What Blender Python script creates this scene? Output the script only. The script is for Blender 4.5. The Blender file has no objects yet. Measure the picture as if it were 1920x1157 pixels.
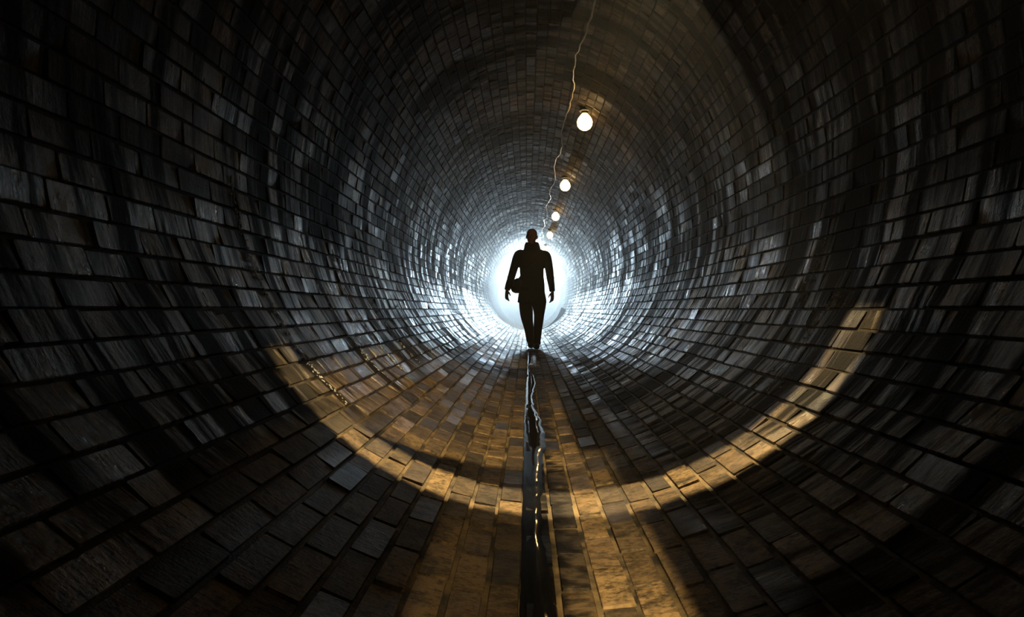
import bpy, bmesh, math, random
import numpy as np
from mathutils import Vector, Matrix

C = bpy.context.scene.collection
SC = bpy.context.scene
PI = math.pi

# ------------------------------------------------------------------ camera
F_PX = 1450.0
cam_d = bpy.data.cameras.new('camera')
cam_d.sensor_width = 36.0
cam_d.lens = F_PX / 1920.0 * 36.0
cam_d.clip_start = 0.02
cam = bpy.data.objects.new('camera', cam_d)
C.objects.link(cam)
CAM = Vector((-0.067, 0.0, 0.60))
cam.location = CAM
yaw = math.atan(28.0 / F_PX)
pitch = math.atan(1.5 / F_PX)
cam.rotation_euler = (PI / 2 + pitch, 0, yaw)
SC.camera = cam

# ------------------------------------------------------------------ world, exposure
w = bpy.data.worlds.new('world')
SC.world = w
w.use_nodes = True
wn = w.node_tree
bg = wn.nodes['Background']
_tc = wn.nodes.new('ShaderNodeTexCoord')
_sp = wn.nodes.new('ShaderNodeSeparateXYZ')
wn.links.new(_tc.outputs['Generated'], _sp.inputs[0])
_rp = wn.nodes.new('ShaderNodeValToRGB')                 # misty daylight: bright sky, pale blue below the horizon
_mr = wn.nodes.new('ShaderNodeMapRange')
_mr.inputs['From Min'].default_value = -0.03
_mr.inputs['From Max'].default_value = 0.03
wn.links.new(_sp.outputs[2], _mr.inputs['Value'])
wn.links.new(_mr.outputs[0], _rp.inputs['Fac'])
_rp.color_ramp.elements[0].position = 0.2
_rp.color_ramp.elements[0].color = (0.42, 0.60, 0.72, 1)
_rp.color_ramp.elements[1].position = 0.8
_rp.color_ramp.elements[1].color = (0.95, 1.0, 1.0, 1)
wn.links.new(_rp.outputs[0], bg.inputs[0])
bg.inputs[1].default_value = 1.0
SC.view_settings.view_transform = 'Standard'
SC.view_settings.look = 'None'
SC.view_settings.exposure = 0.0
SC.view_settings.gamma = 1.0
SC.view_settings.use_curve_mapping = False
SC.cycles.max_bounces = 6
SC.cycles.diffuse_bounces = 3
SC.cycles.glossy_bounces = 3
SC.cycles.volume_bounces = 0
SC.cycles.sample_clamp_indirect = 4.0

WARM = (1.0, 0.72, 0.35)
COOL = (0.62, 0.84, 1.0)


def light(name, kind, loc, energy, color, parent=None, aim=None, **kw):
    d = bpy.data.lights.new(name, kind)
    d.energy = energy
    d.color = color
    for k, v in kw.items():
        setattr(d, k, v)
    o = bpy.data.objects.new(name, d)
    C.objects.link(o)
    o.location = loc
    if aim is not None:
        o.rotation_euler = (Vector(aim) - Vector(loc)).to_track_quat('-Z', 'Y').to_euler()
    if parent:
        o.parent = parent
        o.matrix_parent_inverse = Matrix.Translation(parent.location).inverted()
    return o


def fan(name, src, along, across, energy, parent=None, twist=0.0, blend=0.12, color=WARM, aim=None, size=0.012):
    """an added spot beam: an elliptical cone, along = half width of the beam along the tunnel (m at the aim point),
    across = half width across it"""
    src, aim = Vector(src), Vector(aim)
    dist = (aim - src).length
    d = bpy.data.lights.new(name, 'SPOT')
    big = math.atan(across / dist)
    d.spot_size = min(2 * big, math.radians(160))
    d.spot_blend = blend
    d.energy = energy
    d.color = color
    d.shadow_soft_size = size
    o = bpy.data.objects.new(name, d)
    C.objects.link(o)
    zax = (src - aim).normalized()                      # spot looks along -z
    yax = Vector((math.sin(twist), math.cos(twist), 0))
    xax = yax.cross(zax).normalized()
    yax = zax.cross(xax).normalized()
    m = Matrix((xax, yax, zax)).transposed().to_4x4()
    m = Matrix.Translation(src) @ m @ Matrix.Diagonal((1, along / across, 1, 1))
    o.matrix_world = m
    if parent:
        o.parent = parent
        o.matrix_parent_inverse = Matrix.Translation(parent.location).inverted()
    return o


# ------------------------------------------------------------------ helpers
def tag(o, label=None, cat=None, group=None, kind=None):
    if label: o['label'] = label
    if cat: o['category'] = cat
    if group: o['group'] = group
    if kind: o['kind'] = kind
    return o


def empty(name, loc):
    o = bpy.data.objects.new(name, None)
    o.empty_display_size = 0.1
    C.objects.link(o)
    o.location = loc
    return o


def obj(name, verts, faces, m, parent=None, smooth=False):
    """verts are in the parent's own space when there is one"""
    me = bpy.data.meshes.new(name)
    me.from_pydata([tuple(v) for v in verts], [], faces)
    me.update()
    if m: me.materials.append(m)
    if smooth:
        me.polygons.foreach_set('use_smooth', [True] * len(me.polygons))
    o = bpy.data.objects.new(name, me)
    C.objects.link(o)
    if parent: o.parent = parent
    return o


class MB:
    def __init__(s): s.v, s.f = [], []

    def add(s, vs, fs):
        n = len(s.v)
        s.v += [tuple(v) for v in vs]
        s.f += [tuple(i + n for i in f) for f in fs]

    def rings(s, rs, cap=True):
        n = len(rs[0])
        vs = [p for r in rs for p in r]
        fs = []
        for a in range(len(rs) - 1):
            for i in range(n):
                j = (i + 1) % n
                fs.append((a * n + i, a * n + j, (a + 1) * n + j, (a + 1) * n + i))
        if cap:
            fs.append(tuple(reversed(range(n))))
            fs.append(tuple((len(rs) - 1) * n + i for i in range(n)))
        s.add(vs, fs)

    def loft(s, secs, n=20, power=2.0):
        """secs: (x, y, z, rx, ry): horizontal super-ellipse sections"""
        rs = []
        for (x, y, z, rx, ry) in secs:
            r = []
            for i in range(n):
                a = 2 * PI * i / n
                ca, sa = math.cos(a), math.sin(a)
                r.append((x + rx * math.copysign(abs(ca) ** (2 / power), ca),
                          y + ry * math.copysign(abs(sa) ** (2 / power), sa), z))
            rs.append(r)
        if rs and secs[0][2] > secs[-1][2]:
            rs.reverse()
        s.rings(rs)

    def tube(s, pts, radii, n=10):
        pts = [Vector(p) for p in pts]
        if not hasattr(radii, '__len__'): radii = [radii] * len(pts)
        rs = []
        up = None
        for i, p in enumerate(pts):
            t = (pts[min(i + 1, len(pts) - 1)] - pts[max(i - 1, 0)]).normalized()
            if up is None:
                up = Vector((0, 0, 1)) if abs(t.z) < 0.9 else Vector((0, 1, 0))
            u = (up - t * up.dot(t)).normalized()
            up = u
            v = t.cross(u)
            rs.append([p + (u * math.cos(2 * PI * k / n) + v * math.sin(2 * PI * k / n)) * radii[i] for k in range(n)])
        s.rings(rs)

    def ball(s, c, r, rot=None, nu=16, nv=10):
        c = Vector(c)
        if not hasattr(r, '__len__'): r = (r, r, r)
        rs = []
        for j in range(1, nv):
            th = PI * j / nv
            ring = []
            for i in range(nu):
                a = 2 * PI * i / nu
                p = Vector((r[0] * math.sin(th) * math.cos(a), r[1] * math.sin(th) * math.sin(a), -r[2] * math.cos(th)))
                if rot: p = rot @ p
                ring.append(c + p)
            rs.append(ring)
        n = nu
        vs = [p for q in rs for p in q]
        b = Vector((0, 0, -r[2])); t = Vector((0, 0, r[2]))
        if rot: b, t = rot @ b, rot @ t
        vs += [c + b, c + t]
        fs = []
        for a in range(len(rs) - 1):
            for i in range(n):
                j = (i + 1) % n
                fs.append((a * n + i, a * n + j, (a + 1) * n + j, (a + 1) * n + i))
        L = len(rs) - 1
        for i in range(n):
            j = (i + 1) % n
            fs.append((len(vs) - 2, j, i))
            fs.append((len(vs) - 1, L * n + i, L * n + j))
        s.add(vs, fs)

    def box(s, c, d):
        x, y, z = c; a, b, h = d[0] / 2, d[1] / 2, d[2] / 2
        s.add([(x - a, y - b, z - h), (x + a, y - b, z - h), (x + a, y + b, z - h), (x - a, y + b, z - h),
               (x - a, y - b, z + h), (x + a, y - b, z + h), (x + a, y + b, z + h), (x - a, y + b, z + h)],
              [(0, 3, 2, 1), (4, 5, 6, 7), (0, 1, 5, 4), (1, 2, 6, 5), (2, 3, 7, 6), (3, 0, 4, 7)])

    def build(s, name, m, parent=None, smooth=True, voxel=None, iters=2, bevel=None):
        o = obj(name, s.v, s.f, m, parent, smooth)
        if voxel or bevel:
            if bevel:
                b = o.modifiers.new('b', 'BEVEL'); b.width = bevel; b.segments = 3; b.limit_method = 'ANGLE'
            if voxel:
                r = o.modifiers.new('r', 'REMESH'); r.mode = 'VOXEL'; r.voxel_size = voxel; r.use_smooth_shade = True
                if iters:
                    q = o.modifiers.new('s', 'SMOOTH'); q.factor = 0.5; q.iterations = iters
            dg = bpy.context.evaluated_depsgraph_get()
            me = bpy.data.meshes.new_from_object(o.evaluated_get(dg))
            o.modifiers.clear()
            old = o.data
            o.data = me
            bpy.data.meshes.remove(old)
            me.name = name
            if len(me.materials) == 0 and m: me.materials.append(m)
        return o


# ------------------------------------------------------------------ materials
def mat(name, col=(0.5, 0.5, 0.5), rough=0.6, metal=0.0, noise=None, spec=0.5, bump=0.15):
    m = bpy.data.materials.new(name)
    m.use_nodes = True
    nt = m.node_tree
    b = nt.nodes['Principled BSDF']
    b.inputs['Roughness'].default_value = rough
    b.inputs['Metallic'].default_value = metal
    b.inputs['Specular IOR Level'].default_value = spec
    tc = nt.nodes.new('ShaderNodeTexCoord')
    n = nt.nodes.new('ShaderNodeTexNoise')
    n.inputs['Scale'].default_value = noise or 30
    n.inputs['Detail'].default_value = 4
    nt.links.new(tc.outputs['Object'], n.inputs['Vector'])
    r = nt.nodes.new('ShaderNodeValToRGB')
    r.color_ramp.elements[0].position = 0.3
    r.color_ramp.elements[1].position = 0.75
    r.color_ramp.elements[0].color = (*[c * 0.7 for c in col], 1)
    r.color_ramp.elements[1].color = (*[min(1, c * 1.2) for c in col], 1)
    nt.links.new(n.outputs['Fac'], r.inputs['Fac'])
    nt.links.new(r.outputs['Color'], b.inputs['Base Color'])
    bm = nt.nodes.new('ShaderNodeBump')
    bm.inputs['Strength'].default_value = bump
    bm.inputs['Distance'].default_value = 0.005
    nt.links.new(n.outputs['Fac'], bm.inputs['Height'])
    nt.links.new(bm.outputs['Normal'], b.inputs['Normal'])
    return m


def emit(name, col, strength):
    m = bpy.data.materials.new(name)
    m.use_nodes = True
    nt = m.node_tree
    nt.nodes.clear()
    o = nt.nodes.new('ShaderNodeOutputMaterial')
    e = nt.nodes.new('ShaderNodeEmission')
    e.inputs[0].default_value = (*col, 1)
    e.inputs[1].default_value = strength
    nt.links.new(e.outputs[0], o.inputs[0])
    return m


class NG:
    """small node-graph writer"""
    def __init__(s, name):
        s.m = bpy.data.materials.new(name)
        s.m.use_nodes = True
        s.nt = s.m.node_tree
        s.b = s.nt.nodes['Principled BSDF']

    def n(s, t, **kw):
        x = s.nt.nodes.new('ShaderNode' + t)
        for k, v in kw.items(): setattr(x, k, v)
        return x

    def lk(s, a, b): s.nt.links.new(a, b)

    def put(s, sock, v):
        if hasattr(v, 'is_output') or isinstance(v, bpy.types.NodeSocket): s.lk(v, sock)
        else: sock.default_value = v

    def math(s, op, a, b=0.0, clamp=False):
        x = s.n('Math', operation=op, use_clamp=clamp)
        s.put(x.inputs[0], a); s.put(x.inputs[1], b)
        return x.outputs[0]

    def vec(s, x, y, z):
        c = s.n('CombineXYZ')
        s.put(c.inputs[0], x); s.put(c.inputs[1], y); s.put(c.inputs[2], z)
        return c.outputs[0]

    def noise(s, v, scale, detail=4, rough=0.55):
        x = s.n('TexNoise')
        s.lk(v, x.inputs['Vector'])
        x.inputs['Scale'].default_value = scale
        x.inputs['Detail'].default_value = detail
        x.inputs['Roughness'].default_value = rough
        return x.outputs['Fac']

    def ramp(s, f, stops):
        r = s.n('ValToRGB')
        e = r.color_ramp.elements
        while len(e) < len(stops): e.new(0.5)
        for el, (p, c) in zip(e, stops):
            el.position = p
            el.color = (c, c, c, 1) if not hasattr(c, '__len__') else (*c, 1)
        s.put(r.inputs['Fac'], f)
        return r.outputs['Color']

    def mix(s, f, a, b, mode='MIX'):
        x = s.n('Mix', data_type='RGBA', blend_type=mode)
        s.put(x.inputs[0], f); s.put(x.inputs[6], a if not isinstance(a, tuple) else (*a, 1))
        s.put(x.inputs[7], b if not isinstance(b, tuple) else (*b, 1))
        return x.outputs[2]


def brick_material():
    g = NG('wet_brick')
    tc = g.n('TexCoord')
    P = tc.outputs['Object']
    sp = g.n('SeparateXYZ'); g.lk(P, sp.inputs[0])
    x, y, z = sp.outputs
    ang = g.math('ARCTAN2', x, g.math('SUBTRACT', 1.2, z))
    at = g.n('Attribute', attribute_name='brick_tint')
    sc = g.n('SeparateColor'); g.lk(at.outputs['Color'], sc.inputs[0])
    r1, r2, r3 = sc.outputs[0], sc.outputs[1], sc.outputs[2]
    fine = g.noise(P, 90, 6, 0.65)
    mid = g.noise(P, 14, 4, 0.6)
    wob = g.noise(P, 5, 3, 0.6)
    streak = g.noise(g.vec(g.math('ADD', g.math('MULTIPLY', y, 8.5), g.math('MULTIPLY', wob, 0.5)), g.math('MULTIPLY', ang, 0.9), 0.0), 1.0, 5, 0.62)
    streakf = g.noise(g.vec(g.math('MULTIPLY', y, 70.0), g.math('MULTIPLY', ang, 5.0), 3.0), 1.0, 3, 0.6)
    big = g.noise(P, 1.3, 3, 0.5)
    sx = g.math('ADD', x, g.math('MULTIPLY', g.math('SUBTRACT', big, 0.5), 0.25))
    low = g.math('MAXIMUM', g.ramp(g.math('MULTIPLY', sx, -1.0), [(0.62, 0.0), (0.72, 1.0)]), g.ramp(sx, [(0.30, 0.0), (0.42, 1.0)]))
    low = g.math('MAXIMUM', low, g.ramp(z, [(0.45, 0.0), (0.5, 1.0)]))
    # brick body colour: each brick its own, dark engineering brick to buff
    body = g.ramp(r1, [(0.0, (0.055, 0.047, 0.040)), (0.35, (0.12, 0.088, 0.052)), (0.7, (0.20, 0.138, 0.068)), (1.0, (0.30, 0.21, 0.105))])
    dirt = g.math('ADD', g.math('MULTIPLY', mid, 0.6), g.math('MULTIPLY', fine, 0.5))
    body = g.mix(g.ramp(dirt, [(0.42, 0.9), (0.60, 0.0)]), body, (0.018, 0.015, 0.010))
    pit = g.ramp(g.noise(P, 38, 5, 0.7), [(0.36, 0.8), (0.50, 0.0)])
    body = g.mix(pit, body, (0.015, 0.012, 0.008))
    # the walls are darker blue-grey engineering brick than the worn buff floor
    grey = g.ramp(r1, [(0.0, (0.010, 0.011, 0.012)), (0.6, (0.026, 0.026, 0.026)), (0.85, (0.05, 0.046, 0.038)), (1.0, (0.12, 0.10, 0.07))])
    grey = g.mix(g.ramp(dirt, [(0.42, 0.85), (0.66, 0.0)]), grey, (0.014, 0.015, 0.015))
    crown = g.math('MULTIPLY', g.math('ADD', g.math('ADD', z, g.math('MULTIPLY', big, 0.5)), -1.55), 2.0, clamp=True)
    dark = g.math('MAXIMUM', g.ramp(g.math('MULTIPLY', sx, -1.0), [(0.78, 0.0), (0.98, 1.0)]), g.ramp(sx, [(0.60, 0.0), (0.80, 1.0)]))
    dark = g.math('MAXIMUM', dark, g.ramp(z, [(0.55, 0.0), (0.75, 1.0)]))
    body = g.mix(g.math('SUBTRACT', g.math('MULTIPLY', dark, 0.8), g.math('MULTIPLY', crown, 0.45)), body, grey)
    # sooty run-marks down the lining
    run = g.math('ADD', g.math('MULTIPLY', streak, 0.75), g.math('MULTIPLY', big, 0.25))
    soot = g.ramp(run, [(0.44, 0.0), (0.54, 0.9)])
    soot = g.math('MULTIPLY', soot, low)
    body = g.mix(soot, body, (0.008, 0.008, 0.008))
    # water sheen between the sooty runs
    wet = g.math('ADD', g.math('MULTIPLY', streakf, 0.45), g.math('MULTIPLY', r2, 0.35))
    wet = g.math('ADD', wet, g.math('MULTIPLY', mid, 0.25))
    rough = g.ramp(wet, [(0.35, 0.70), (0.52, 0.48), (0.70, 0.24)])
    rough = g.mix(soot, rough, (0.75, 0.75, 0.75))
    silt = g.ramp(g.math('ADD', low, g.math('MULTIPLY', r3, 0.3)), [(0.0, 1.0), (0.35, 0.0)])
    rough = g.mix(silt, rough, (0.55, 0.55, 0.55))
    sheen = g.math('MULTIPLY', g.ramp(z, [(0.10, 0.0), (0.30, 1.0)]), g.ramp(z, [(0.85, 1.0), (1.2, 0.0)]))
    sheen = g.math('MULTIPLY', sheen, g.math('MULTIPLY', low, g.math('SUBTRACT', 1.0, soot)))
    rough = g.mix(g.math('MULTIPLY', sheen, 0.85), rough, g.ramp(r2, [(0.0, 0.30), (1.0, 0.17)]))
    spc = g.mix(sheen, g.ramp(soot, [(0.0, 0.18), (1.0, 0.0)]), g.ramp(soot, [(0.0, 1.0), (1.0, 0.0)]))
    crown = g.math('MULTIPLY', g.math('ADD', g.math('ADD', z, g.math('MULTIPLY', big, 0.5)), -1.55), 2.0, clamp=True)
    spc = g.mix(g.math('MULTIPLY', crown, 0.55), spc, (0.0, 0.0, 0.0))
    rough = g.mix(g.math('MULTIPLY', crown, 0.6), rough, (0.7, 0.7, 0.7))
    spc = g.mix(silt, spc, (0.25, 0.25, 0.25))
    chan = g.math('MULTIPLY', g.math('LESS_THAN', g.math('ABSOLUTE', x), 0.079), g.math('LESS_THAN', z, 0.2))  # wet channel bricks, blackened to carry the walker's cast shadow too
    chan = g.math('MULTIPLY', chan, g.ramp(g.math('ADD', g.math('MULTIPLY', mid, 0.8), g.math('MULTIPLY', x, 2.2)), [(0.38, 1.0), (0.56, 0.35)]))
    spc = g.mix(chan, spc, (0.10, 0.10, 0.10))
    g.lk(spc, g.b.inputs['Specular IOR Level'])
    body = g.mix(chan, body, (0.006, 0.0055, 0.005))
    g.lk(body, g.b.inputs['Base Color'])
    g.lk(rough, g.b.inputs['Roughness'])
    g.b.inputs['IOR'].default_value = 1.5
    h = g.math('ADD', g.math('MULTIPLY', fine, 0.35), g.math('MULTIPLY', mid, 0.5))
    h = g.math('ADD', h, g.math('MULTIPLY', streakf, 0.30))
    bm = g.n('Bump')
    bm.inputs['Strength'].default_value = 0.75
    bm.inputs['Distance'].default_value = 0.014
    g.lk(h, bm.inputs['Height'])
    g.lk(bm.outputs['Normal'], g.b.inputs['Normal'])
    return g.m


def mortar_material():
    g = NG('old_mortar')
    tc = g.n('TexCoord')
    P = tc.outputs['Object']
    a = g.noise(P, 6, 4, 0.6)
    f = g.noise(P, 120, 4, 0.7)
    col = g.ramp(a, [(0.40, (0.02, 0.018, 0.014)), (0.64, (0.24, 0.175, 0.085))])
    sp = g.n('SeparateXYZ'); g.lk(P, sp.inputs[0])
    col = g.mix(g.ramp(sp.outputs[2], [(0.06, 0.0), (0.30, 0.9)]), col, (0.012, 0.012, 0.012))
    g.lk(col, g.b.inputs['Base Color'])
    g.b.inputs['Roughness'].default_value = 0.7
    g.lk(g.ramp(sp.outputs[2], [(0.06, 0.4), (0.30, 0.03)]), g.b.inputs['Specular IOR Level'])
    bm = g.n('Bump')
    bm.inputs['Strength'].default_value = 0.7
    bm.inputs['Distance'].default_value = 0.008
    g.lk(f, bm.inputs['Height'])
    g.lk(bm.outputs['Normal'], g.b.inputs['Normal'])
    return g.m


M_BRICK = brick_material()
M_MORTAR = mortar_material()
M_WATER = mat('trickle_water', (0.004, 0.004, 0.004), 0.05, noise=25, spec=0.4, bump=0.02)
M_WEDGE = mat('grey_stone', (0.16, 0.17, 0.18), 0.6, noise=12)
M_CABLE = mat('pale_cable', (0.55, 0.52, 0.46), 0.25, noise=20)
M_HOLDER = mat('dark_holder', (0.04, 0.04, 0.04), 0.4, noise=20)
M_GLOBE = emit('lit_globe', (1.0, 0.62, 0.24), 19.0)
M_DIM = emit('dim_globe', (1.0, 0.62, 0.26), 5.0)
M_CLOTH = mat('black_cloth', (0.005, 0.005, 0.0055), 0.9, noise=120, spec=0.08)
M_TROUSER = mat('black_trouser', (0.005, 0.005, 0.0055), 0.9, noise=150, spec=0.08)
M_SHOE = mat('black_boot', (0.010, 0.010, 0.010), 0.5, noise=60, spec=0.3)
M_BAG = mat('black_bag', (0.006, 0.006, 0.0065), 0.8, noise=90, spec=0.1)
M_SKIN = mat('skin', (0.34, 0.17, 0.11), 0.55, noise=40)
M_HAIR = mat('cropped_hair', (0.03, 0.022, 0.018), 0.8, noise=200)
M_EYE = mat('eye', (0.35, 0.33, 0.30), 0.2, noise=10)

# ------------------------------------------------------------------ tunnel profile
A, B_LOW, B_UP = 1.15, 1.15, 1.35


def build_profile():
    pts = []
    n = 2000
    for i in range(n + 1):
        t = PI * i / n                    # 0 bottom .. pi crown, on the +x side
        x = A * math.sin(t)
        zz = B_LOW - B_LOW * math.cos(t) if t <= PI / 2 else B_LOW - B_UP * math.cos(t)
        pts.append((x, zz))
    s = [0.0]
    for a, b in zip(pts, pts[1:]):
        s.append(s[-1] + math.hypot(b[0] - a[0], b[1] - a[1]))
    return np.array(pts), np.array(s)


PRO, ARC = build_profile()
HALF = ARC[-1]
NC = 98
PITCH = 2 * HALF / NC


def prof(s):
    """arc length from the bottom centre (+ is +x side) -> x, z, inward normal"""
    sg = 1 if s >= 0 else -1
    a = min(abs(s), HALF)
    x = float(np.interp(a, ARC, PRO[:, 0])); z = float(np.interp(a, ARC, PRO[:, 1]))
    e = 1e-3
    a0, a1 = max(0, a - e), min(HALF, a + e)
    dx = np.interp(a1, ARC, PRO[:, 0]) - np.interp(a0, ARC, PRO[:, 0])
    dz = np.interp(a1, ARC, PRO[:, 1]) - np.interp(a0, ARC, PRO[:, 1])
    l = math.hypot(dx, dz)
    nx, nz = -dz / l, dx / l
    return sg * x, z, sg * nx, nz


Y0, Y1 = -4.2, 28.2
BL = 0.236


def lining(name, k0, k1, seed):
    """one sector of the brick lining: courses k0..k1-1, every brick raised from the mortar bed"""
    rnd = random.Random(seed)
    verts, faces, tint, mi = [], [], [], []
    # mortar bed
    ny = 2
    base = 0
    for k in range(k0, k1 + 1):
        x, z, nx, nz = prof(k * PITCH)
        for j in range(ny):
            verts.append((x, Y0 + (Y1 - Y0) * j / (ny - 1), z)); tint.append((0, 0, 0, 1))
    for a in range(k1 - k0):
        for j in range(ny - 1):
            faces.append((a * ny + j, (a + 1) * ny + j, (a + 1) * ny + j + 1, a * ny + j + 1)); mi.append(1)
    for k in range(k0, k1):
        xa, za, nxa, nza = prof(k * PITCH)
        xb, zb, nxb, nzb = prof((k + 1) * PITCH)
        tw = math.hypot(xb - xa, zb - za)
        tx, tz = (xb - xa) / tw, (zb - za) / tw
        nx, nz = -tz, tx
        y = Y0 - (0.5 * BL if k % 2 else 0.0) - rnd.uniform(0, 0.05)
        while y < Y1:
            L = BL + rnd.uniform(-0.012, 0.010)
            ya, yb = max(y, Y0), min(y + L, Y1)
            y += L
            if yb - ya < 0.03: continue
            g = (0.0042 if abs(k) < 9 else 0.0032) + rnd.uniform(-0.001, 0.0015)
            u0, u1 = g + rnd.uniform(-.0015, .0015), tw - g + rnd.uniform(-.0015, .0015)
            v0, v1 = ya + g, yb - g
            h = 0.0055 + rnd.uniform(-0.0022, 0.0030)
            tu, tv = (rnd.gauss(0, 0.055) if abs(k) > 8 else rnd.uniform(-0.03, 0.03)), rnd.uniform(-0.010, 0.010)
            c = 0.0035
            e = 0.0030
            um, vm = (u0 + u1) / 2, (v0 + v1) / 2
            j = lambda: rnd.uniform(-.0012, .0012)
            base_r, top_r = [], []
            for (uu, vv, du, dv) in ((u0, v0, 1, 0), (u1, v0, -1, 0), (u1, v0, 0, 1), (u1, v1, 0, -1), (u1, v1, -1, 0), (u0, v1, 1, 0), (u0, v1, 0, -1), (u0, v0, 0, 1)):
                u, v = uu + du * c + j(), vv + dv * c * 1.5 + j()
                base_r.append((u, v))
                top_r.append((um + (u - um) * (1 - 2 * e / (u1 - u0)), vm + (v - vm) * (1 - 2 * e / (v1 - v0))))
            i0 = len(verts)
            t = (rnd.random(), rnd.random(), rnd.random(), 1)
            for (u, v) in base_r:
                verts.append((xa + tx * u - nx * 0.002, v, za + tz * u - nz * 0.002)); tint.append(t)
            for (u, v) in top_r:
                hh = h + tu * (u - um) + tv * (v - vm)
                verts.append((xa + tx * u + nx * hh, v, za + tz * u + nz * hh)); tint.append(t)
            for q in range(8):
                r = (q + 1) % 8
                faces.append((i0 + q, i0 + r, i0 + 8 + r, i0 + 8 + q)); mi.append(0)
            faces.append(tuple(i0 + 8 + q for q in range(8))); mi.append(0)
    me = bpy.data.meshes.new(name)
    me.from_pydata(verts, [], faces)
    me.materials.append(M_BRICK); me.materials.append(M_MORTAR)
    me.polygons.foreach_set('material_index', mi)
    ca = me.color_attributes.new('brick_tint', 'FLOAT_COLOR', 'POINT')
    ca.data.foreach_set('color', np.array(tint, dtype=np.float32).ravel())
    me.update()
    o = bpy.data.objects.new(name, me)
    C.objects.link(o)
    return o


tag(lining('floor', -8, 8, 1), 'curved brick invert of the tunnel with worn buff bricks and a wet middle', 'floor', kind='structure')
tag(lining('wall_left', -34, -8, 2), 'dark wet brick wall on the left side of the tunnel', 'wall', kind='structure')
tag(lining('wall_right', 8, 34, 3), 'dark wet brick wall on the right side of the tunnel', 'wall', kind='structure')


def ceiling():
    a = lining('ceiling', 34, 49, 4)
    b = lining('ceiling_b', -49, -34, 5)
    bm = bmesh.new()
    bm.from_mesh(a.data); bm.from_mesh(b.data)
    bm.to_mesh(a.data); bm.free()
    me = b.data
    bpy.data.objects.remove(b); bpy.data.meshes.remove(me)
    return a


tag(ceiling(), 'dark brick vault of the tunnel above the lamps', 'ceiling', kind='structure')


def closing_wall():
    ring = [prof(-HALF + 2 * HALF * i / 64)[:2] for i in range(64)]
    vs = [(x * 1.02, Y0 + 0.01, z * 1.0) for x, z in ring] + [(x * 1.02, Y0 - 0.2, z) for x, z in ring]
    fs = [tuple(range(64)), tuple(reversed(range(64, 128)))] + [(i, (i + 1) % 64, 64 + (i + 1) % 64, 64 + i) for i in range(64)]
    return obj('wall_back', vs, fs, mat('dark_back', (0.02, 0.02, 0.02), 0.9))


tag(closing_wall(), 'dark end of the tunnel behind the viewer', 'wall', kind='structure')


# ------------------------------------------------------------------ dark wedge by the bright end
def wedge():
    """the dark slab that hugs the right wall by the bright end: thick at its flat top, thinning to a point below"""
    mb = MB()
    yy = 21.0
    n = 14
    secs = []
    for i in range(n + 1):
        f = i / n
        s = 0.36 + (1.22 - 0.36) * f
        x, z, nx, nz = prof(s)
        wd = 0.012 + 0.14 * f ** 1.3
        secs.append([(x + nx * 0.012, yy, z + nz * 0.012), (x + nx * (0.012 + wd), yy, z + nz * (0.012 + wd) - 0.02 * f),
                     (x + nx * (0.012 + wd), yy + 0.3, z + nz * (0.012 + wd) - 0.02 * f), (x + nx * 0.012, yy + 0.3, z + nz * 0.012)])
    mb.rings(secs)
    return mb.build('stone_wedge', M_WEDGE, None, smooth=False)


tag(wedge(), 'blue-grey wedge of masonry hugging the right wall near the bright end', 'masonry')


# ------------------------------------------------------------------ pale mineral droplets left by seeping water
def droplets(name, runs, seed):
    rnd = random.Random(seed)
    mb = MB()
    for (y, s0, s1, n, spread) in runs:
        for i in range(n):
            f = rnd.random()
            s = s0 + (s1 - s0) * f
            x, z, nx, nz = prof(s)
            yy = y + 0.05 * math.sin(f * 3.0) + rnd.gauss(0, spread)
            r = rnd.uniform(.0010, .0028)
            p = Vector((x + nx * .0085, yy, z + nz * .0085))
            t = Vector((nz, 0, -nx)); u = Vector((0, 1, 0)); q = Vector((nx, 0, nz))
            L = r * rnd.uniform(1.0, 2.6)
            mb.add([p + t * L, p - t * L, p + u * r, p - u * r, p + q * r, p - q * r * 2],
                   [(0, 2, 4), (2, 1, 4), (1, 3, 4), (3, 0, 4), (2, 0, 5), (1, 2, 5), (3, 1, 5), (0, 3, 5)])
    return mb.build(name, mat('wet_mineral', (0.5, 0.52, 0.5), 0.12, noise=40), None, smooth=False)


tag(droplets('mineral_droplets', [(2.78, -1.75, -.78, 210, .016), (4.15, -1.55, -.80, 150, .018), (3.65, -1.45, -.80, 90, .02), (4.75, -1.40, -.80, 90, .02), (5.6, -1.35, -.8, 80, .03)], 31),
    'glinting pale mineral droplets running down the left brick wall', 'mineral crust', kind='stuff')
tag(droplets('mineral_crust', [(2.75, .86, 1.30, 120, .05), (3.05, 1.2, 1.55, 70, .04), (7.1, 1.0, 1.6, 60, .05)], 32),
    'glinting pale mineral droplets running down the right brick wall', 'mineral crust', kind='stuff')


# ------------------------------------------------------------------ trickle of water in the middle of the floor
def water():
    rnd = random.Random(9)
    vs, fs = [], []
    y = 0.4
    n = 0
    a, b = -0.08, -0.005
    ea = eb = 0.0
    while y < 10.6:
        ea = 0.8 * ea + rnd.uniform(-.0015, .0015); eb = 0.8 * eb + rnd.uniform(-.004, .004)
        l, r = a + ea, b + eb + 0.02 * math.sin(y * 2.2)
        if y > 4.0:
            f = min(1.0, (y - 4.0) / 6.6)
            l, r = l + 0.030 * f, r - 0.040 * f
            r = max(r, l + 0.006)
        for t in (0, 0.08, 0.92, 1):
            x = l + (r - l) * t
            vs.append((x, y, 0.0105 if 0 < t < 1 else 0.0088))
        if n:
            for t in range(3):
                i = (n - 1) * 4 + t
                fs.append((i, i + 1, i + 5, i + 4))
        n += 1
        y += 0.035
    return obj('water_trickle', vs, fs, M_WATER, None, True)


tag(water(), 'thin black trickle of water down the middle of the floor', 'water', kind='stuff')


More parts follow.
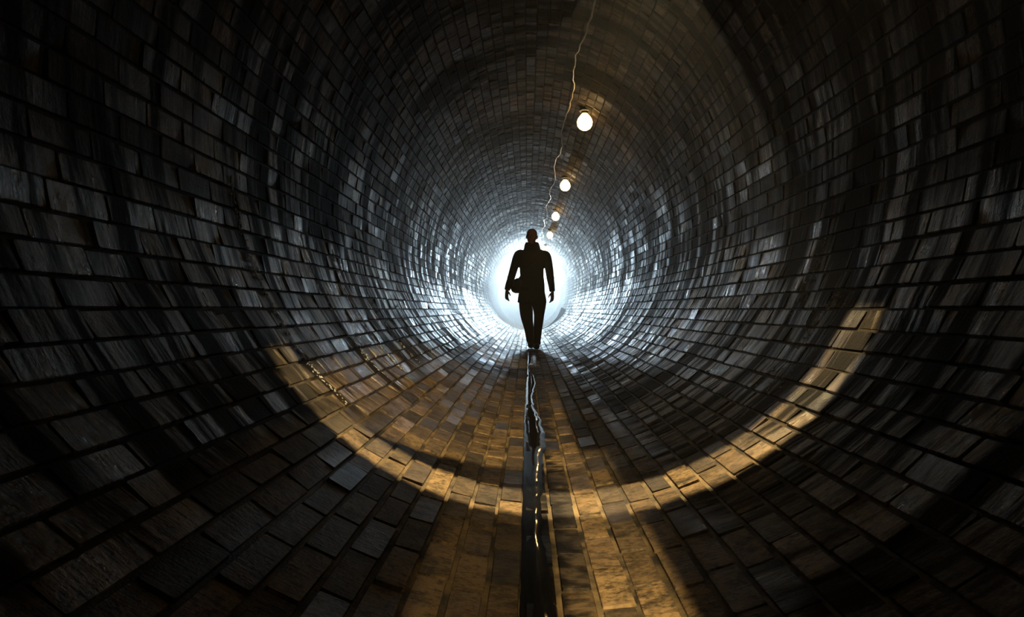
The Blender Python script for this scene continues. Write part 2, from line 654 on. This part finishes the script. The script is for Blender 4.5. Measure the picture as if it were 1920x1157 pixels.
# ------------------------------------------------------------------ lamps
LX, LZ = 0.448, 2.27
LY = [-0.25, 3.10, 6.90, 10.43, 13.9, 17.4, 21.4]
LABEL = ['hooded warm lamp fixed to the vault above the viewer',
         'hooded warm lamp fixed to the vault just past the viewer',
         'largest glowing warm bulb on the vault, first of the row in view',
         'second glowing bulb in the row along the vault, beyond the largest one',
         'third glowing bulb along the vault, halfway down the row',
         'fourth glowing bulb along the vault, beside the head of the walking person',
         'farthest glowing bulb, just above the shoulder of the walking person']


def make_lamp():
    t = empty('tunnel_lamp', (LX, LY[0], LZ))
    s = HALF
    # ceiling point above the lamp
    zc = B_LOW + B_UP * math.sqrt(1 - (LX / A) ** 2)
    up = zc - LZ - 0.010
    mb = MB(); mb.loft([(0, 0, up - 0.020, .046, .046), (0, 0, up - 0.016, .052, .052), (0, 0, up - 0.002, .052, .052), (0, 0, up + 0.010, .046, .046)], 24)
    mb.build('base', M_HOLDER, t)
    mb = MB(); mb.loft([(0, 0, 0.070, .018, .018), (0, 0, 0.076, .032, .032), (0, 0, 0.088, .032, .032), (0, 0, up - 0.015, .024, .024)], 20)
    mb.build('holder', M_HOLDER, t)
    k = 0.86
    mb = MB(); mb.loft([(0, 0, z * k, r * k, r * k) for z, r in ((-.088, .010), (-.084, .032), (-.066, .058), (-.036, .076), (0, .080), (.032, .070), (.062, .048), (.086, .026))], 28)
    mb.build('globe', M_GLOBE, t)
    return t


lamp = make_lamp()
LAMPS = []


def added_snoot(o, src, corners, energy):
    """a hooded lamp: a sheet-metal funnel whose four walls let light through to one patch of the floor"""
    src = Vector(src)
    q = [Vector((x, y, 0.0)) - src for x, y in corners]
    cn = sum(q, Vector()) / 4
    ax = cn.normalized()
    th = 0.004
    far = [d * 0.115 for d in q]
    cF = sum(far, Vector()) / 4
    near = [(d - cF).normalized() * 0.035 - ax * 0.025 for d in far]
    near = [n - ax * (n.dot(ax) + 0.025) for n in near]
    on = [n + (n + ax * 0.025).normalized() * th - ax * th for n in near]
    of = [d + (d - cF).normalized() * th for d in far]
    off = src - o.location
    vs = [v + off for v in near + far + on + of]
    fs = [(0, 1, 2, 3), (11, 10, 9, 8)]
    for a in range(4):
        b = (a + 1) % 4
        fs += [(a, b, 4 + b, 4 + a), (8 + a, 12 + a, 12 + b, 8 + b), (4 + a, 4 + b, 12 + b, 12 + a)]
    obj('snoot', vs, fs, M_HOLDER, o)
    fan('snoot_light', src, 1.0, 1.0, energy, o, aim=src + cn, size=0.004, blend=0.0)
    L = bpy.data.objects[[k.name for k in o.children if k.type == 'LIGHT'][-1]]
    L.data.spot_size = math.radians(160)


def beam(o, src, ya, yb, x, half, energy):
    """a hooded beam that lights the floor from ya to yb"""
    a0, a1 = math.atan((ya - src[1]) / src[2]), math.atan((yb - src[1]) / src[2])
    c, hw = (a0 + a1) / 2, abs(a1 - a0) / 2
    dist = src[2] / math.cos(c)
    fan('downlight', src, dist * math.tan(hw), half, energy, o, aim=(x, src[1] + src[2] * math.tan(c), 0.0))


for i, (y, lb) in enumerate(zip(LY, LABEL)):
    if i == 0:
        o = lamp
    else:
        o = lamp.copy(); C.objects.link(o)
        for ch in list(lamp.children):
            c = ch.copy(); C.objects.link(c); c.parent = o
    o.location = (LX, y, LZ)
    tag(o, lb, 'lamp', 'lamps along the tunnel vault')
    LAMPS.append(o)
for i, o in enumerate(LAMPS):
    if i < 2:
        for c in o.children:
            if c.name.startswith('globe'):
                c.data = c.data.copy(); c.data.materials[0] = M_DIM
    p = o.location
    # added spots that lay patches of light on the invert
    src = (p.x, p.y, p.z - 0.10)
    if i == 0:
        added_snoot(o, src, [(.00, .95), (.23, .95), (.23, 3.2), (.00, 3.2)], 760)
        added_snoot(o, (p.x - .22, p.y, p.z - .10), [(-.30, .95), (-.03, .95), (-.03, 3.2), (-.30, 3.2)], 110)
        added_snoot(o, (p.x, p.y + .62, p.z - .10), [(-1.15, 2.88), (.14, 2.88), (.14, 6.6), (-1.15, 6.6)], 900)
    elif i == 1:
        added_snoot(o, src, [(-1.30, 2.37 + .16 - .15), (1.22, 2.37 - .15 - .16), (1.22, 2.37 - .15 + .17), (-1.30, 2.37 + .16 + .12)], 700)
    elif i == 3:
        beam(o, src, 7.4, 9.3, -0.34, 0.42, 60)
    elif i > 3:
        beam(o, src, p.y - 3.2, p.y - 0.4, -0.30, 0.45, 60)


# ------------------------------------------------------------------ lamp cable along the vault
def cable():
    rnd = random.Random(21)
    pts = []
    y = -0.9
    x0 = 0.30
    while y < 21:
        ph = ((y - LY[0]) % 3.35) / 3.35
        sag = 0.05 * math.sin(PI * ph) ** 2
        x = x0 + 0.02 * math.sin(y * 3.1) + rnd.uniform(-.008, .008)
        zc = B_LOW + B_UP * math.sqrt(1 - (x / A) ** 2)
        pts.append((x, y, zc - 0.03 - sag + rnd.uniform(-.006, .006)))
        y += 0.13
    mb = MB(); mb.tube(pts, 0.007, 8)
    return mb.build('lamp_cable', M_CABLE)


tag(cable(), 'pale cable looping from lamp to lamp along the vault', 'cable')

# ------------------------------------------------------------------ work light behind the person
FL = Vector((0.055, 17.2, 0.015))
fl = empty('work_light', FL)
tag(fl, 'bright white work light on a thin stand behind the walking person', 'work light')
mb = MB(); mb.loft([(0, 0, 0.0, .11, .11), (0, 0, .018, .11, .11), (0, 0, .030, .05, .05)], 24); mb.build('base', M_HOLDER, fl)
mb = MB(); mb.tube([(0, 0, .02), (0, 0, 1.600)], .011, 10); mb.build('pole', M_HOLDER, fl)
mb = MB(); mb.loft([(0, 0, 1.580, .02, .02), (0, 0, 1.590, .035, .035), (0, 0, 1.645, .035, .035), (0, 0, 1.650, .02, .02)], 20); mb.build('holder', M_HOLDER, fl)
mb = MB(); mb.loft([(0, 0, 1.648, .022, .022), (0, 0, 1.670, .042, .042), (0, 0, 1.710, .052, .052), (0, 0, 1.750, .042, .042), (0, 0, 1.765, .02, .02)], 24)
mb.build('globe', emit('white_globe', COOL, 2700), fl)

mb = MB()  # added hood over the lamp, keeps its light off the vault
_o = [(.030, 1.820), (.080, 1.805), (.130, 1.770), (.170, 1.725), (.185, 1.702)]
_i = [(.180, 1.700), (.164, 1.721), (.125, 1.764), (.076, 1.798), (.028, 1.812)]
mb.rings([[(r * math.cos(2 * PI * k / 32), r * math.sin(2 * PI * k / 32), z) for k in range(32)] for r, z in _o + _i])
mb.build('shade', M_HOLDER, fl)
# added blocker: oval plate on an arm, keeps the lamp off the near tunnel
mb = MB(); mb.tube([(0, -.03, 1.615), (0, -.94, 1.615)], .006, 8)
mb.rings([[(r * math.cos(2 * PI * k / 32), yy, 1.70 + r * math.sin(2 * PI * k / 32) * (1.3 if k < 16 else 2.7)) for k in range(32)] for r, yy in ((.060, -.945), (.062, -.950), (.060, -.955))])
mb.build('glare_shield', M_HOLDER, fl)
fl2 = fl.copy(); C.objects.link(fl2)  # second lamp, added out of sight to whiten the tunnel mouth
for ch in list(fl.children):
    if ch.name.startswith('shade'): continue
    c = ch.copy(); C.objects.link(c); c.parent = fl2
for c in fl2.children:
    if c.name.startswith('globe'):
        c.data = c.data.copy(); c.data.materials[0] = emit('far_white_globe', COOL, 15000)
fl2.location = (0.08, 23.6, 0.015)
fl2['label'] = 'second white work light, nearer the open mouth of the tunnel'

# ------------------------------------------------------------------ person
PX, PY, PZ = 0.013, 11.6, 0.012
person = None


def arm_chain(side):
    if side < 0:
        return [(-.205, .0, 1.40), (-.265, .01, 1.24), (-.318, .02, 1.06), (-.352, -.02, .96), (-.378, -.06, .865)]
    return [(.205, .0, 1.385), (.248, .02, 1.22), (.272, .03, 1.05), (.288, .0, .95), (.300, -.03, .84)]


def hand(mb, side):
    w = Vector(arm_chain(side)[-1])
    if side < 0:
        d = Vector((-.05, -.16, -1)).normalized()
    else:
        d = Vector((-.02, -.10, -1)).normalized()
    nrm = Vector((side * 0.80, -0.60, 0)).normalized()      # back of the hand
    acr = d.cross(nrm).normalized()
    if acr.y > 0: acr = -acr                            # towards the thumb side (forward = -y)
    pr = lambda a, b, c: w + d * a + acr * b + nrm * c
    # palm: flattened, rooted in the wrist
    rs = []
    for (a, hw, th) in ((-.03, .026, .021), (0.0, .028, .020), (.03, .037, .018), (.065, .042, .016), (.092, .041, .013), (.100, .034, .008)):
        rs.append([pr(a, hw * math.cos(2 * PI * k / 16), th * math.sin(2 * PI * k / 16)) for k in range(16)])
    mb.rings(rs)
    for k, (b, ln) in enumerate(((.031, .070), (.011, .078), (-.010, .072), (-.030, .056))):
        cu = 0.25 + 0.10 * k
        pts = [pr(.080, b, 0), pr(.098, b, 0)]
        ang = 0
        p = pts[-1]
        for seg in range(3):
            ang += cu
            p = p + (d * math.cos(ang) - nrm * math.sin(ang)) * (ln * (0.45, 0.32, 0.23)[seg]) + acr * (0.10 * b)
            pts.append(p)
        mb.tube(pts, [.0095, .0095, .0088, .0080, .0055], 10)
    th = [pr(.015, .022, -.004), pr(.035, .045, -.010), pr(.062, .062, -.016), pr(.088, .066, -.022)]
    mb.tube(th, [.014, .0125, .0105, .007], 10)


def limb(mb, pts, radii, n=16):
    # resample a smooth path through the joints
    P = [Vector(p) for p in pts]
    out, ro = [], []
    for i in range(len(P) - 1):
        p0 = P[max(i - 1, 0)]; p1 = P[i]; p2 = P[i + 1]; p3 = P[min(i + 2, len(P) - 1)]
        for q in range(5):
            t = q / 5
            out.append(0.5 * ((2 * p1) + (p2 - p0) * t + (2 * p0 - 5 * p1 + 4 * p2 - p3) * t * t + (3 * p1 - p0 - 3 * p2 + p3) * t ** 3))
            ro.append(radii[i] * (1 - t) + radii[i + 1] * t)
    out.append(P[-1]); ro.append(radii[-1])
    mb.tube(out, ro, n)


# legs: image-left leg trails with the heel raised, image-right leg is planted in front
LEG_L = [(-.095, .02, .90), (-.100, .03, .70), (-.090, .05, .50), (-.050, .13, .30), (-.022, .21, .115)]
LEG_R = [(.085, .00, .90), (.100, -.03, .70), (.101, -.07, .50), (.080, -.10, .28), (.058, -.14, .10)]


def build_person():
    R = Matrix.Rotation
    # ---- body: one continuous skin from head to feet
    mb = MB()
    hx, hz = -.008, 1.675
    tilt = R(math.radians(4), 3, 'Y') @ R(math.radians(-4), 3, 'X')
    H = lambda x, y, z: Vector((hx, -.035, hz)) + tilt @ Vector((x, y, z))
    mb.ball(H(0, .012, .025), (.078, .098, .092), tilt, 28, 18)               # skull
    rs = []
    for (z, rx, ry, yc) in ((-.118, .022, .020, -.068), (-.108, .038, .042, -.052), (-.085, .055, .066, -.030), (-.05, .064, .080, -.016), (-.01, .070, .088, -.006), (.03, .072, .092, 0.0)):
        rs.append([H(rx * math.cos(2 * PI * k / 24), yc + ry * math.sin(2 * PI * k / 24), z) for k in range(24)])
    mb.rings(rs)                                                         # face and jaw
    mb.tube([H(0, -.088, .012), H(0, -.104, -.012), H(0, -.112, -.030)], [.009, .011, .014], 10)       # nose
    mb.ball(H(0, -.099, -.037), (.018, .010, .008), tilt)
    mb.ball(H(0, -.083, .024), (.052, .016, .010), tilt)                      # brow
    mb.ball(H(0, -.088, -.064), (.024, .010, .006), tilt)                     # lips
    mb.ball(H(0, -.085, -.075), (.020, .010, .007), tilt)
    for s in (-1, 1):
        mb.ball(H(s * .044, -.064, -.022), (.020, .018, .016), tilt)
        e = R(math.radians(s * 18), 3, 'Z')
        mb.ball(H(s * .078, .010, -.008), (.010, .020, .032), tilt @ e)       # ears
    mb.loft([(0, .01, 1.40, .085, .075), (0, .0, 1.48, .062, .064), (-.002, -.012, 1.56, .056, .060), (-.006, -.022, 1.63, .055, .062)], 20)  # neck
    mb.loft([(0, 0, .86, .150, .10), (0, 0, .96, .155, .105), (0, 0, 1.08, .135, .095), (0, 0, 1.22, .155, .105), (0, .005, 1.34, .175, .105), (0, .01, 1.42, .150, .085), (0, .01, 1.47, .07, .06)], 24, 2.3)
    for s in (-1, 1):
        limb(mb, [(s * .14, .005, 1.42)] + arm_chain(s), [.055, .056, .046, .039, .034, .024])
        hand(mb, s)
    for L, foot in ((LEG_L, ((-.022, .25, .10), (-.018, .17, .050), (-.014, .085, .036))), (LEG_R, ((.056, -.12, .055), (.060, -.21, .050), (.066, -.28, .040)))):
        limb(mb, L, [.088, .078, .058, .050, .036])
        limb(mb, [L[-1]] + list(foot), [.036, .040, .038, .026])
    b = mb.build('person', M_SKIN, None, voxel=0.0055, iters=2)
    b.location = (PX, PY, PZ)
    # eyes
    for s in (-1, 1):
        e = MB(); e.ball(H(s * .031, -.077, .004), .0115)
        e.build('eye', M_EYE, b)
    # hair: a close crop over the skull
    mb = MB()
    mb.ball(H(0, .020, .034), (.081, .098, .090), tilt, 28, 18)
    hr = mb.build('hair', M_HAIR, b)
    bm = bmesh.new(); bm.from_mesh(hr.data)
    inv = tilt.inverted()
    kill = [v for v in bm.verts if (lambda q: q.z < .000 or (q.y < -.045 and q.z < .085) or (q.z < .035 and q.y < .0))(inv @ (v.co - Vector((hx, -.035, hz))))]
    bmesh.ops.delete(bm, geom=kill, context='VERTS'); bm.to_mesh(hr.data); bm.free()
    # ---- jacket: body to mid-thigh, sleeves, stand-up collar
    mb = MB()
    mb.loft([(-.018, .0, .690, .205, .135), (-.012, .0, .76, .202, .135), (-.006, 0, .86, .194, .132), (-.002, 0, .98, .186, .126), (-.006, 0, 1.08, .178, .122), (-.008, 0, 1.18, .180, .125),
             (-.004, 0, 1.28, .198, .128), (0, .005, 1.36, .212, .122), (0, .01, 1.42, .190, .108), (0, .01, 1.455, .135, .095), (0, .0, 1.48, .118, .092)], 36, 2.4)
    for s in (-1, 1):
        ch = arm_chain(s)
        limb(mb, [(s * .13, .005, 1.405)] + ch[:-1] + [tuple(Vector(ch[-2]).lerp(Vector(ch[-1]), .85))], [.070, .073, .064, .056, .050, .043])
        # elbow and cuff folds
        p = Vector(ch[2]); mb.ball(p + Vector((s * .008, .02, .01)), (.054, .056, .040))
        p = Vector(ch[2]).lerp(Vector(ch[3]), .6); mb.ball(p, (.052, .052, .022))
    mb.loft([(-.002, -.004, 1.45, .130, .105), (-.002, -.010, 1.50, .124, .102), (-.004, -.014, 1.55, .113, .094), (-.004, -.016, 1.585, .098, .086), (-.004, -.016, 1.592, .085, .074)], 28, 2.2)
    # hem folds and pocket flaps
    for s in (-1, 1):
        mb.box((s * .115, -.132, .90), (.12, .022, .05))
    jk = mb.build('jacket', M_CLOTH, b, voxel=0.007, iters=3)
    jk['label'] = 'black thigh-length jacket with a stand-up collar'
    # ---- trousers
    mb = MB()
    mb.loft([(-.004, .0, .70, .165, .11), (-.004, 0, .82, .165, .115), (-.002, 0, .92, .155, .11)], 28, 2.3)
    limb(mb, [(-.092, .02, .84)] + LEG_L[1:4] + [(-.022, .215, .10)], [.098, .103, .090, .074, .062])
    limb(mb, [(.088, .0, .84)] + LEG_R[1:4] + [(.058, -.135, .075)], [.098, .114, .076, .064, .064])
    mb.build('trousers', M_TROUSER, b, voxel=0.007, iters=3)
    # ---- boots
    for L, heel, ball_, toe, up in ((LEG_L, (-.022, .27, .105), (-.018, .16, .045), (-.014, .07, .034), .13), (LEG_R, (.056, -.09, .045), (.060, -.20, .046), (.066, -.30, .036), .12)):
        mb = MB()
        limb(mb, [(L[-1][0], L[-1][1] + .01, L[-1][2] + .05), L[-1], heel], [.046, .050, .044])
        limb(mb, [heel, ball_, toe], [.046, .052, .036])
        sh = mb.build('boot', M_SHOE, b, voxel=0.006, iters=2)
        v = sh.data.vertices
        zs = min(p.co.z for p in v)
        for p in v:
            p.co.z = max(p.co.z, 0.002)
    return b


person = build_person()
tag(person, 'person in a dark jacket walking along the wet middle of the tunnel floor', 'person')

# shoulder bag at the hip
bag = empty('shoulder_bag', (PX - .245, PY - .02, PZ + .83))
tag(bag, 'small dark shoulder bag hanging at the hip of the walking person', 'bag')
mb = MB()
mb.loft([(.03, 0, .0, .045, .050), (.018, 0, .02, .075, .075), (.0, 0, .085, .088, .088), (.005, 0, .15, .074, .082), (.025, 0, .20, .050, .064), (.04, 0, .225, .03, .045)], 28, 2.6)
mb.build('pouch', M_BAG, bag, voxel=0.006)
mb = MB()
mb.loft([(.018, -.012, .10, .084, .086), (.020, -.012, .16, .078, .084), (.034, -.010, .212, .052, .066)], 28, 2.6)
mb.build('flap', M_BAG, bag)
mb = MB()
o = Vector((PX - .245, PY - .02, PZ + .83)) - Vector((PX, PY, PZ))
path = [(-.20, -.06, 1.04), (-.150, -.135, 1.12), (-.05, -.148, 1.24), (.07, -.140, 1.36), (.130, -.085, 1.455), (.135, .02, 1.478), (.10, .11, 1.40), (-.02, .145, 1.25), (-.13, .140, 1.12), (-.19, .06, 1.04)]
mb.tube([Vector(p) - o for p in path], 0.011, 8)
mb.build('strap', M_BAG, bag)


# ------------------------------------------------------------------ haze in the tunnel air
def haze(name, ya, yb, dens, aniso):
    n = 48
    ring = [prof(-HALF + 2 * HALF * i / n)[:2] for i in range(n)]
    k = 0.985
    rs = [[(x * k, yy, 1.2 + (z - 1.2) * k) for x, z in ring] for yy in (yb, ya)]
    mb = MB(); mb.rings(rs)
    m = bpy.data.materials.new('damp_' + name); m.use_nodes = True
    nt = m.node_tree; nt.nodes.clear()
    out = nt.nodes.new('ShaderNodeOutputMaterial')
    v = nt.nodes.new('ShaderNodeVolumeScatter')
    v.inputs['Color'].default_value = (0.95, 0.97, 1, 1)
    v.inputs['Density'].default_value = dens
    v.inputs['Anisotropy'].default_value = aniso
    nt.links.new(v.outputs[0], out.inputs['Volume'])
    return mb.build(name, m, None, smooth=False)


tag(haze('haze', Y0 + 0.2, 17.6, 0.010, 0.5), 'thin damp haze filling the near tunnel', 'haze', kind='stuff')
tag(haze('mist', 17.62, 27.5, 0.16, 0.2), 'bright mist in the far tunnel behind the walking person', 'mist', kind='stuff')
